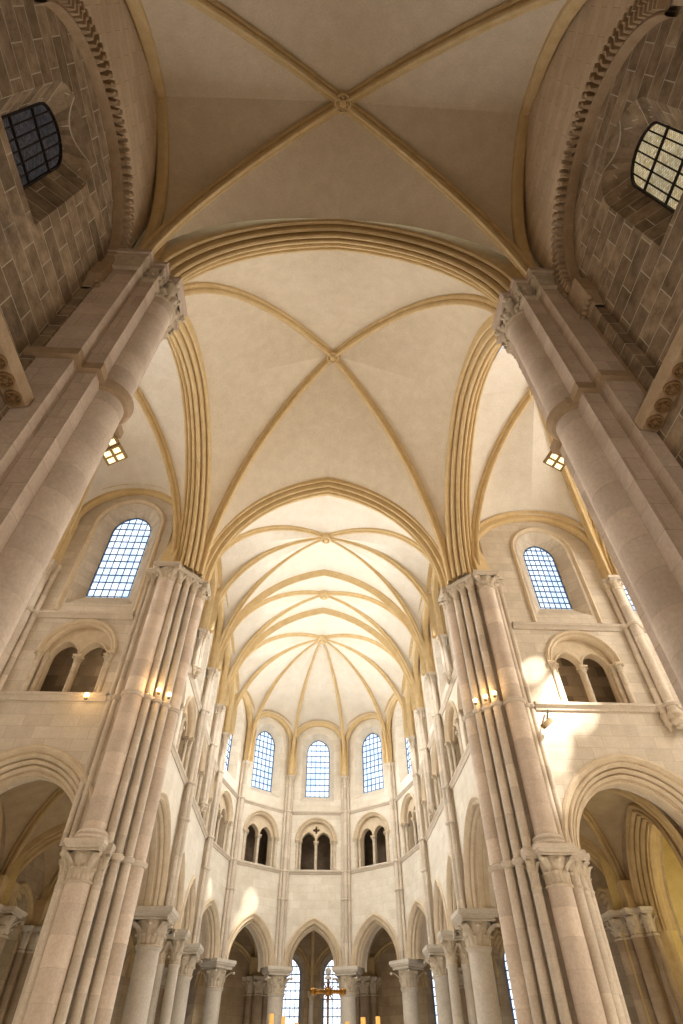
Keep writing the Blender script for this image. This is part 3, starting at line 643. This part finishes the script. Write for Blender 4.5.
for s in (-1, 1):
    sd = SIDE[s]
    P = Plane((s*XW, 16.6), (s*XW, Y4+.1), (-s, 0)); U = lambda y: y-16.6
    w = MB(); holes = []
    arcs = [(17.7, Y2-.5, 8.2, 'between the clustered pier and the first column'), (Y2+.56, Y3-.5, 7.7, 'between the first and second columns'), (Y3+.5, Y4-.5, 7.6, 'between the second and third columns')]
    base = [(0, 0)]
    for a, b, ap, lab in arcs:
        c, hw = (a+b)/2, (b-a)/2-.0
        hl = arch_hole(U(c), hw, 0, ZA, ap-ZA)
        h_ = max(ap-ZA, hw*1.1); zs_ = min(ZA, ap-hw*1.1)
        h2 = arch_hole(U(c), hw, 5.7, zs_, h_); hl = arch_hole2(U(c), hw, 0, zs_, h_, .24)
        base += [(hl[0][0], ZA if False else 0)]+hl[1:-1]+[(hl[-1][0], 0)]
        loft(w, P, [(h2, .66), (h2, .85)])
        arch_moulding('arcade_arch', 'pointed choir arcade arch on the %s %s' % (sd, lab), P, U(c), hw, zs_, h_, 2, .30, M['arch'], step=.145, r=.06)
    base += [(P.L, 0), (P.L, 21.2), (0, 21.2)]
    trs = []
    for c, hw, lab in ((18.5, .95, 'beside the clustered pier'), (21.25, .98, 'before the first full wall shaft'), ((Y2+Y3)/2, 1.08, 'after the first full wall shaft'), ((Y3+Y4)/2, 1.02, 'nearest the apse')):
        trs.append(triforium(P, U(c), hw, 10.05, 11.5, 'twin triforium opening in the %s choir wall %s' % (sd, lab)))
    wh = []
    for c, hw, lab in ((18.55, .62, 'beside the clustered pier'), (21.3, .66, 'between corbelled and full wall shafts'), ((Y2+Y3)/2, .74, 'above the second triforium arch'), ((Y3+Y4)/2, .72, 'nearest the apse')):
        wh.append(window(P, U(c), hw, 13.9, 16.65, hw*1.15, .45, 'bright lancet in the %s choir wall %s' % (sd, lab), M['glass_white'], M['lead'], 5, 11, w, splay=.34, sill=.4))
    # columns stand in front of the solid wall piers, so cut the wall down to the abacus there
    cut = []
    for p in base: cut.append((p[0], p[1] if p[1] > 0 else 5.6))
    wall_face(w, P, 0, 0, 0, 0, trs+wh, 0, base=cut)
    for o in trs: loft(w, P, [(o, 0), (o, .5)], closed=True)
    tag(w.build('wall_choir_'+sd, M['wall']), 'cream ashlar wall of the straight %s side of the choir' % sd, 'wall', kind='structure')
    for z, nm in ((ZT, 'under the triforium'), (ZS, 'under the windows')):
        string('trim_choir_string_'+sd, 'string course %s along the %s choir wall' % (nm, sd), P, U(17.3), P.L, z, M['shaft'], .9)
    an = 0 if s < 0 else PI
    respond(s*4.98, Y1, an, 13.15, 'short upper wall shaft on a corbel, first on the %s choir wall' % sd, True)
    respond(s*4.98, Y2, an, ZA, 'tall triple wall shaft above the first column on the %s' % sd, r=.115)
    respond(s*4.98, Y3, an, 10.3, 'corbelled wall shaft above the coupled column on the %s' % sd, True)
    respond(s*4.98, Y4, an, ZA, 'tall triple wall shaft above the third column on the %s, where the apse begins' % sd)
    column(s*5.42, Y2, an, 'thick round column with leaf capital, first beyond the %s clustered pier' % sd, r=.38, ab=.68)
    column(s*5.42, Y3, an, 'slim coupled column on the %s behind the first round column' % sd, slim=True)
    column(s*5.32, Y4, an, 'round column at the end of the straight %s arcade' % sd, r=.35, ab=.62)
    a5 = math.atan2(Y4-P5[1], -s*P5[0]); a6 = math.atan2(Y4-P6[1], -s*P6[0])
    respond(s*P5[0], P5[1], a5, ZA, 'tall triple wall shaft in the apse beside the outer %s window' % sd)
    respond(s*P6[0], P6[1], a6, ZA, 'tall triple wall shaft in the apse beside the central window, %s side' % sd)
    column(s*(P5[0]+.25), P5[1]+.2, a5, 'round apse column, second from the %s of the centre' % sd, r=.36, ab=.62)
    column(s*(P6[0]+.08), P6[1]+.32, a6, 'round apse column just %s of the centre' % sd, r=.38, ab=.64)
# apse panels
B = .22
pts = [(-XW, Y4), (-P5[0]-.2, P5[1]+.14), (-P6[0]-.06, P6[1]+.24), (P6[0]+.06, P6[1]+.24), (P5[0]+.2, P5[1]+.14), (XW, Y4)]
nm5 = ['outer left', 'inner left', 'central', 'inner right', 'outer right']
for i in range(5):
    A_, B_ = pts[i], pts[i+1]; P = Plane(A_, B_, (-(A_[0]+B_[0]), 2*Y4-A_[1]-B_[1]) if i != 2 else (0, -1)); c = P.L/2
    w = MB(); hw = P.L/2-.6; ap = 7.5; h_ = ap-ZA
    if h_ < hw: zs_, h_ = ap-hw*1.15, hw*1.15
    else: zs_ = ZA
    zs_ = max(5.72, zs_); h_ = ap-zs_
    h2 = arch_hole(c, hw, 5.72, zs_, h_); hl = arch_hole2(c, hw, 5.72, zs_, h_, .24)
    loft(w, P, [(h2, .66), (h2, .85)])
    arch_moulding('arcade_arch', 'pointed arch of the apse arcade, %s bay' % nm5[i], P, c, hw, zs_, h_, 2, .30, M['arch'], step=.145, r=.06)
    tr = triforium(P, c, 1.0, 10.05, 11.5, 'twin triforium opening in the %s apse bay%s' % (nm5[i], ' with a pierced quatrefoil' if i == 2 else ''), quat=(i == 2))
    wn = window(P, c, .72, 13.95, 16.6, .85, .45, 'tall arched apse window with gridded white panes, %s bay' % nm5[i], M['glass_white'] if i in (0, 4) else M['glass'], M['lead'], 5, 10, w, splay=.3, sill=.4, bar=.02)
    base = [(0, 5.72), (hl[0][0], 5.72)]+hl[1:-1]+[(hl[-1][0], 5.72), (P.L, 5.72), (P.L, 21), (0, 21)]
    wall_face(w, P, 0, 0, 0, 0, [tr, wn], 0, base=base); loft(w, P, [(tr, 0), (tr, .5)], closed=True)
    tag(w.build('wall_apse_%d' % (i+1), M['wall']), 'cream ashlar apse wall, %s bay' % nm5[i], 'wall', kind='structure')
    for z, nm in ((ZT, 'under the triforium'), (ZS, 'under the window')):
        string('trim_apse_string', 'string course %s of the %s apse bay' % (nm, nm5[i]), P, 0, P.L, z, M['shaft'], .8)
# choir vaults
zc = 14.95
fan_vault('ceiling_choir', 'cream six-part rib vault of the first choir bay', (0, 20.05, ZB), [(-4.95, 17.2, zc), (-5.0, Y1, zc), (-5.0, Y2, zc), (5.0, Y2, zc), (5.0, Y1, zc), (4.95, 17.2, zc)],
          [((-5.2, 18.5, 18.5), 1.7), ((-5.2, 21.3, 18.5), 1.7), ((0, Y2, 21.0), 0), ((5.2, 21.3, 18.5), 1.7), ((5.2, 18.5, 18.5), 1.7), ((0, 17.2, 21.1), 0)], M['plaster_pale'], M['rib'], rib=scale(RIB, .68), forms=(0, 1, 3, 4))
fan_vault('ceiling_choir_second', 'cream narrow rib vault of the second choir bay', (0, 24.65, ZB), [(-5.0, Y2, zc), (-5.0, Y3, zc), (5.0, Y3, zc), (5.0, Y2, zc)],
          [((-5.2, 24.55, 18.5), 1.7), ((0, Y3, 21.0), 0), ((5.2, 24.55, 18.5), 1.7), ((0, Y2, 21.0), 0)], M['plaster_pale'], M['rib'], rib=scale(RIB, .68), forms=(0, 2))
ac = [(-5.0, Y3, zc), (-5.0, Y4, zc), (-P5[0], P5[1], zc), (-P6[0], P6[1], zc), (P6[0], P6[1], zc), (P5[0], P5[1], zc), (5.0, Y4, zc), (5.0, Y3, zc)]
def mid(a, b, k=.24):
    m = Vector(((a[0]+b[0])/2, (a[1]+b[1])/2, 0)); d = m-Vector((0, Y4, 0)); d.normalize(); return (m.x+d.x*k, m.y+d.y*k, 18.35)
fan_vault('ceiling_apse', 'cream radiating rib vault over the apse', (0, 29.05, ZB), ac, [((-5.2, 27.85, 18.4), 1.7)]+[(mid(ac[i], ac[i+1]), 1.75) for i in range(1, 6)]+[((5.2, 27.85, 18.4), 1.7), ((0, Y3, 21.0), 0)], M['plaster_pale'], M['rib'], rib=scale(RIB, .62), boss_r=.3, forms=range(0, 7))
for y, lab in ((Y2, 'first'), (Y3, 'second')):
    A_, B_ = half_arch((-5.0, y, zc), (0, y, 21.0), 24), half_arch((5.0, y, zc), (0, y, 21.0), 24)
    m = MB(); m.sweep(A_+list(reversed(B_))[1:], bigprof(.17, .27, .06), (0, 1, 0)); tag(m.build('transverse_arch', M['rib']), '%s slender transverse arch across the choir vault' % lab, 'arch')

# ------------------------------------------------------------------ aisles and ambulatory
O = {}
for s in (-1, 1):
    O[s] = [(s*10.3, 16.9), (s*10.3, Y2), (s*10.3, Y3), (s*10.0, Y4+.3), (s*7.8, 35.6), (s*2.95, 38.8)]
O[-1][1] = (-11.0, 22.9); O[-1][2] = (-10.6, 26.25); O[1][1] = (11.1, 22.9); O[1][2] = (10.7, 26.25)
I = {s: [(s*6.0, 16.9), (s*5.9, Y2), (s*5.9, Y3), (s*5.8, Y4+.2), (s*(P5[0]+.65), P5[1]+.5), (s*(P6[0]+.25), P6[1]+.8)] for s in (-1, 1)}
def outer_pier(x, y, ang, label, k=1.3):
    pr = thing('aisle_pier', label, 'pier', (x, y, 0)); n = Vector((math.cos(ang), math.sin(ang), 0)); t = Vector((-n.y, n.x, 0))
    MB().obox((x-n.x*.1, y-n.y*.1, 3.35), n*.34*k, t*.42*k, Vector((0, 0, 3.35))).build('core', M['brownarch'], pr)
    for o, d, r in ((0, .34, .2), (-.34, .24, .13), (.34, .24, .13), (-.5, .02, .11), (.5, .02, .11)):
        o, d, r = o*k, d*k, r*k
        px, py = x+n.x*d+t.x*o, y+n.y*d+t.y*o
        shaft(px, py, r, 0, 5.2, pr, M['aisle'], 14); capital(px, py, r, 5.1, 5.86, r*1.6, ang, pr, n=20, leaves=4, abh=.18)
vn = ['first', 'second', 'third', 'fourth', 'fifth']
for s in (-1, 1):
    sd = SIDE[s]
    for k in range(5):
        a, b, c_, d_ = I[s][k], I[s][k+1], O[s][k+1], O[s][k]
        bx, by = (a[0]+b[0]+c_[0]+d_[0])/4, (a[1]+b[1]+c_[1]+d_[1])/4; z = 5.86
        mp = lambda p, q, zz: ((p[0]+q[0])/2, (p[1]+q[1])/2, zz)
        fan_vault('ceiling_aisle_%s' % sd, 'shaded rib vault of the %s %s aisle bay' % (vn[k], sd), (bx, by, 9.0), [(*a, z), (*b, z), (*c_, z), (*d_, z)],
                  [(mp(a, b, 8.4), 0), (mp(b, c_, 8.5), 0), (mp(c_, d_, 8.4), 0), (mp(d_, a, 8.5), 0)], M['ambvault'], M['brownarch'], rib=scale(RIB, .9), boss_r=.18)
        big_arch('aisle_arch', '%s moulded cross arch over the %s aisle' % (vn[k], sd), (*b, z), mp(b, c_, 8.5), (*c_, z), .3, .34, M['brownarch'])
        P = Plane(d_, c_, (a[0]-d_[0], a[1]-d_[1])); w = MB(); wc = P.L/2
        if k == 0:
            h2 = arch_hole(wc, 1.9, 0, 5.2, 2.6); hl = arch_hole2(wc, 1.9, 0, 5.2, 2.6, .44); base = [(0, 0), (hl[0][0], 0)]+hl[1:-1]+[(hl[-1][0], 0), (P.L, 0), (P.L, 9), (0, 9)]
            wall_face(w, P, 0, 0, 0, 0, [], 0, base=base); loft(w, P, [(h2, .8), (h2, .9)])
            arch_moulding('chapel_arch', 'moulded pointed arch into the side chapel beyond the %s aisle' % sd, P, wc, 1.9, 5.2, 2.6, 3, .5, M['brownarch'], step=.16, r=.07)
        else:
            u = wc if k < 4 else P.L*.30
            hw = .5 if k < 4 else .42
            fr = window(P, u, hw, 1.8, 5.9-(.1 if k < 4 else -.2), hw*1.5, .4, 'tall lancet in the %s bay of the %s ambulatory wall' % (vn[k], sd), M['glass_green'] if k in (1, 2) and s < 0 else M['glass_white'], M['lead'], 4, 14, w, splay=.22, sill=.2)
            wall_face(w, P, 0, P.L, 0, 9, [fr])
            for q_, h_ in (((wc, P.L/2-.75),) if k < 3 else ((u, .75), (P.L-(P.L-u-.75)/2-.1, (P.L-u-.75)/2-.35))):
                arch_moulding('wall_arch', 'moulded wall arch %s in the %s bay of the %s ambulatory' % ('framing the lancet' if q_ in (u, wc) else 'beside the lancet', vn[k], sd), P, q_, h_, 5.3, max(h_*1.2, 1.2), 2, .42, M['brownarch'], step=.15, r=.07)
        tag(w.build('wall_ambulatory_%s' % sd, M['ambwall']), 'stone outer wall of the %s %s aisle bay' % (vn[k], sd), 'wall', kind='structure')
    for k in range(1, 6):
        x, y = O[s][k]; ang = math.atan2(I[s][k][1]-y, I[s][k][0]-x)
        outer_pier(x, y, ang, 'clustered leaf-capital pier outside the %s aisle, %s from the transept' % (sd, vn[k-1]), 1.7 if k == 1 else 1.3)
    ch = MB(); x0, x1 = sorted((s*10.3, s*14.5))
    xo = s*14.5; ch.add([(x0, 17.2, 0), (x1, 17.2, 0), (x1, 17.2, 9), (x0, 17.2, 9), (x0, 22.6, 0), (x1, 22.6, 0), (x1, 22.6, 9), (x0, 22.6, 9)], [(4, 5, 6, 7), (0, 1, 2, 3), (2, 3, 7, 6)])
    P = Plane((s*14.5, 17.2), (s*14.5, 22.6), (-s, 0))
    fr = window(P, 2.7, .8, 2, 5.6, 1.2, .4, 'broad lancet in the side chapel off the %s aisle' % sd, M['glass_white'], M['lead'], 6, 12, ch, splay=.35, sill=.2); wall_face(ch, P, 0, P.L, 0, 9, [fr])
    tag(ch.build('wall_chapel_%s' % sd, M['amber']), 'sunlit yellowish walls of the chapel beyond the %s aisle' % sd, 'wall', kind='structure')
# central ambulatory bay
a, b, c_, d_ = I[-1][5], I[1][5], O[1][5], O[-1][5]; z = 5.86
fan_vault('ceiling_ambulatory', 'pale rib vault of the central ambulatory bay behind the apse', (0, 37.2, 9.0), [(*a, z), (*b, z), (*c_, z), (*d_, z)], [((0, a[1], 8.4), 0), (((b[0]+c_[0])/2, (b[1]+c_[1])/2, 8.5), 0), ((0, 38.8, 8.3), 0), (((a[0]+d_[0])/2, (a[1]+d_[1])/2, 8.5), 0)], M['ambvault'], M['brownarch'], rib=scale(RIB, .9), boss_r=.18)
P = Plane(d_, c_, (0, -1)); w = MB(); c = P.L/2; fr = []
for q, lab in ((-1, 'left'), (1, 'right')):
    fr.append(window(P, c+q*1.13, .5, 1.6, 6.0, .75, .4, 'bright lancet behind the apse columns, %s of the pair' % lab, M['glass_white'], M['lead'], 4, 15, w, splay=.22, sill=.2))
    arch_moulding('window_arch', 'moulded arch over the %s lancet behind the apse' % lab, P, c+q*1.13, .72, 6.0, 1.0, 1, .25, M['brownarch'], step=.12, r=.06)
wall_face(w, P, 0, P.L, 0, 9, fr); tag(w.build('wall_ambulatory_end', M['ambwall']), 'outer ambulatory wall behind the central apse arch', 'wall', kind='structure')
rs = thing('slender_shaft', 'slender shaft with capital between the paired lancets behind the apse', 'shaft', (0, 38.65, 0)); shaft(0, 38.65, .13, 0, 4.9, rs, M['column'], 14); capital(0, 38.65, .13, 4.8, 5.3, .24, 0, rs, n=20, leaves=4, abh=.14); shaft(0, 38.72, .1, 5.3, 8.2, rs, M['rib'], 10, 'upper_shaft')

# ------------------------------------------------------------------ altar cross and candles
xc, yc, zc0 = .43, 23, 3.8
cr = thing('altar_cross', 'gilt cross with round knobs and a rayed centre on a tall staff', 'cross', (xc, yc, 0))
m = MB(); m.tube((xc, yc, .3), (xc, yc, 4.28), .035, 10); m.build('staff', M['housing'], cr)
m = MB(); m.lathe(xc, yc, [(.28, 0), (.28, .08), (.2, .14), (.06, .3), (.04, .6)], 16); m.build('base', M['gold'], cr)
m = MB(); m.tube((xc-.46, yc, zc0), (xc+.46, yc, zc0), .055, 10)
for q in (-1, 1): m.ball((xc+q*.48, yc, zc0), .1); m.tube((xc+q*.36, yc, zc0), (xc+q*.40, yc, zc0), .085, 10)
m.build('arm', M['gold'], cr)
m = MB()
for k in range(16):
    an = 2*PI*k/16+PI/16; L = .3 if k % 2 else .22; m.tube((xc, yc-.07, zc0), (xc+L*math.cos(an), yc-.07, zc0+L*math.sin(an)), .034, 5, .006)
m.ball((xc, yc-.07, zc0), .1); m.build('sunburst', M['gold'], cr)
m = MB(); m.ball((xc, yc, 4.3), .1); m.lathe(xc, yc, [(.1, 4.1), (.12, 4.14), (.05, 4.2)], 10); m.build('finial', M['white'], cr)
cand = [(271, -1.3, 3.28, .07), (285, -.93, 3.22, .06), (298, -.52, 3.08, .06), (352, 1.03, 3.1, .06), (368, 1.52, 3.2, .075), (384, 1.98, 3.22, .07)]
wd = ['farthest left', 'second from the left', 'just left of the cross', 'just right of the cross', 'second from the right', 'farthest right']
for (q, x, zt, r), wrd in zip(cand, wd):
    cn = thing('altar_candle', 'lit cream candle on a tall stand, %s' % wrd, 'candle', (x, 23, 0), 'altar candles')
    MB().lathe(x, 23, [(.2, 0), (.2, .06), (.05, .2), (.035, .5), (.035, 2.4), (.12, 2.48), (.13, 2.52), (.05, 2.56)], 14).build('stand', M['gold'], cn)
    MB().lathe(x, 23, [(r, 2.5), (r, zt), (.01, zt-.01)], 12).build('wax', M['wax'], cn)

# ------------------------------------------------------------------ lamps
def flood(x, y, z, s, label):
    t = thing('floodlight', label, 'lamp', (x, y, z))
    n = Vector((-s*.35, -.25, -.9)).normalized(); a = Vector((s*.3, -.95, .12)); a = (a-n*a.dot(n)).normalized(); b = n.cross(a)
    for q in (-1, 1):
        c = Vector((x, y, z))+a*q*.165
        MB().obox(c-n*.07, a*.155, b*.2, n*.05).build('housing', M['housing'], t)
        m = MB()
        for i in (-1, 1):
            for j in (-1, 1): m.obox(c+a*i*.072+b*j*.09+n*.0, a*.046, b*.06, n*.008)
        m.build('bulb', M['bulb'], t)
    m = MB(); m.tube((x, y, z+.05), (x+s*.1, y-.3, z+.55), .03); m.tube((x+s*.1, y-.3, z+.55), (x+s*.3, y-.35, z+.55), .03); m.build('bracket', M['iron'], t)
flood(-4.3, 6.52, 10.05, -1, 'twin floodlight with glowing bulbs bracketed to the nearest left pier')
flood(4.5, 6.52, 10.35, 1, 'twin floodlight with glowing bulbs bracketed to the nearest right pier')
def spotlet(x, y, z, label):
    t = thing('spotlight', label, 'lamp', (x, y, z)); m = MB()
    m.lathe(x, y, [(.02, z-.06), (.05, z-.06), (.055, z+.01), (.04, z+.02)], 10, True); m.build('housing', M['housing'], t)
    m = MB(); m.ball((x, y-.02, z+.06), .08, 8); m.build('bulb', M['spotbulb'], t)
for s in (-1, 1):
    for k, (x, y, lab) in enumerate(((4.82, 16.32, 'inner'), (5.08, 16.05, 'middle'), (5.3, 15.82, 'outer'))):
        if k == 2 and s < 0: continue
        spotlet(s*x, y-.12, ZT+.17, 'small glowing spotlight, %s one on the ring of the %s clustered pier' % (lab, SIDE[s]))
spotlet(-7.15, 15.78, ZT-.12, 'small glowing spotlight on the left transept string course')
t = thing('projector_lamp', 'grey projector lamp hanging under the right transept string course', 'lamp', (6.9, 15.8, 9.4)); m = MB(); m.tube((6.95, 15.9, 9.75), (6.75, 15.7, 9.3), .03); m.build('bracket', M['iron'], t); m = MB(); m.obox((6.7, 15.65, 9.2), Vector((.2, .05, .16))*.8, Vector((-.02, .06, 0)), Vector((-.05, -.01, .06))); m.build('housing', M['housing'], t)

# ------------------------------------------------------------------ light
W = bpy.data.worlds.new('sky'); scn.world = W; W.use_nodes = True
W.node_tree.nodes['Background'].inputs[0].default_value = (.75, .87, 1, 1); W.node_tree.nodes['Background'].inputs[1].default_value = 1.0
def area(loc, aim, sx, sy, e, col=(1, .93, .82)):
    l = bpy.data.lights.new('area', 'AREA'); l.shape = 'RECTANGLE'; l.size = sx; l.size_y = sy; l.energy = e; l.color = col
    o = bpy.data.objects.new('daylight_or_fill', l); COL.objects.link(o); o.location = loc
    o.rotation_euler = (Vector(aim)-Vector(loc)).to_track_quat('-Z', 'Y').to_euler(); return o
def point(loc, e, r=.5, col=(1, .9, .76)):
    l = bpy.data.lights.new('point', 'POINT'); l.energy = e; l.shadow_soft_size = r; l.color = col
    o = bpy.data.objects.new('lamp_or_fill', l); COL.objects.link(o); o.location = loc; return o
def spot(loc, aim, e, ang, blend, r, col):
    l = bpy.data.lights.new('spot', 'SPOT'); l.energy = e; l.spot_size = math.radians(ang); l.spot_blend = blend; l.shadow_soft_size = r; l.color = col
    o = bpy.data.objects.new('sun_or_lamp_spot', l); COL.objects.link(o); o.location = loc
    o.rotation_euler = (Vector(aim)-Vector(loc)).to_track_quat('-Z', 'Y').to_euler(); return o
# unseen fill lamps added near the floors, standing in for bounced light
area((0, 25, .4), (0, 25, 10), 8, 16, 370, (1, .98, .96))
area((0, 11, .4), (0, 11, 10), 8, 8, 205, (1, .94, .86))
area((0, 2, .3), (0, 2, 10), 7, 7, 120, (1, .86, .70))
for s in (-1, 1): area((s*10.5, 11, .4), (s*10.5, 11, 10), 8, 8, 205 if s < 0 else 470, (1, .92, .8))
# daylight from the high windows
for s in (-1, 1):
    for y in (18.6, 21.3, 24.5, 27.8): area((s*4.7, y, 15.3), (-s*3, y, 13), 1.2, 3, 215 if s > 0 else 270, (.95, .98, 1))
    area((s*4.3, 31.4, 15.3), (0, 25, 13), 1.3, 3, 120, (.94, .97, 1)); area((s*2.6, 33.6, 15.3), (0, 25, 13), 1.3, 3, 125, (.94, .97, 1))
    area((s*8.3, 15.4, 15.3), (s*8, 8, 13), 1.3, 3, 220, (.97, .97, 1)); area((s*12.7, 15.4, 15.3), (s*12, 8, 13), 1.3, 3, 200, (.97, .97, 1))
    # south and north ends of the transept, unseen windows there
    area((s*16.2, 11, 14), (s*6, 14, 10), 4, 5, 1000 if s > 0 else 330, (1, .96, .9))
    # fill lamps added along the ambulatory
    for x, y in ((8.1, 19.8), (8.1, 24.5), (7.9, 28), (7.2, 32), (3.9, 36.2)): point((s*x, y, 3.2), 6, .8, (1, .88, .66))
    point((s*12.9, 19.8, 5.5), 130 if s > 0 else 30, .6, (1, .87, .52))  # unseen fill lamp added in each side chapel
area((0, 34.4, 15.3), (0, 25, 13), 1.3, 3, 125, (.94, .97, 1))
point((0, 37.3, 3), 10, .6, (1, .9, .7))  # added fill lamp for the central ambulatory bay
# shafts of sun from the south
for ax, az, e, an in ((6.9, 11.2, 16000, 4.5), (7.7, 10.6, 22000, 5.5), (7.2, 9.7, 22000, 5.5), (6.9, 8.6, 18000, 5), (8.1, 9.7, 14000, 5), (6.7, 7.4, 12000, 4)):
    spot((13.5, 8.5, 18), (ax, 16, az), e, an, .8, .04, (1, .95, .86))
for ax, ay, az, e, an in ((-3.0, 33.6, 8.6, 9000, 4.5), (-3.3, 33.4, 7.6, 9000, 4.5), (-3.5, 33.2, 6.6, 9000, 4), (-4.7, 30.6, 8.4, 7000, 3)):
    spot((4.4, 25, 16.5), (ax, ay, az), e, an*1.15, 1, .04, (1, .94, .82))
spot((13.5, 8.5, 18), (7.3, 16, 9.9), 26000, 8.5, 1, .04, (1, .95, .86))
# warm lamps
for s in (-1, 1):
    spot((s*.6, -4.5, 2.5), (s*4.7, 5, 9.5), 950, 55, 1, .4, (1, .87, .74))  # unseen spots added to brighten the nearest piers
    point((s*5.0, 15.7, ZT+.3), 16, .08, (1, .62, .26))
    spot((s*4.5, 7.0, 9.8), (s*2, 9, 0), 300, 100, .5, .15, (1, .75, .45))
point((-7.15, 15.5, ZT-.1), 8, .08, (1, .6, .22))
spot((5.3, 4.9, 9.0), (5.0, 5.2, 11.5), 120, 80, .3, .05, (1, .7, .2))

scn.view_settings.view_transform = 'Standard'; scn.view_settings.look = 'None'; scn.view_settings.exposure = 0.0
scn.cycles.use_denoising = True; scn.cycles.max_bounces = 6; scn.cycles.diffuse_bounces = 4
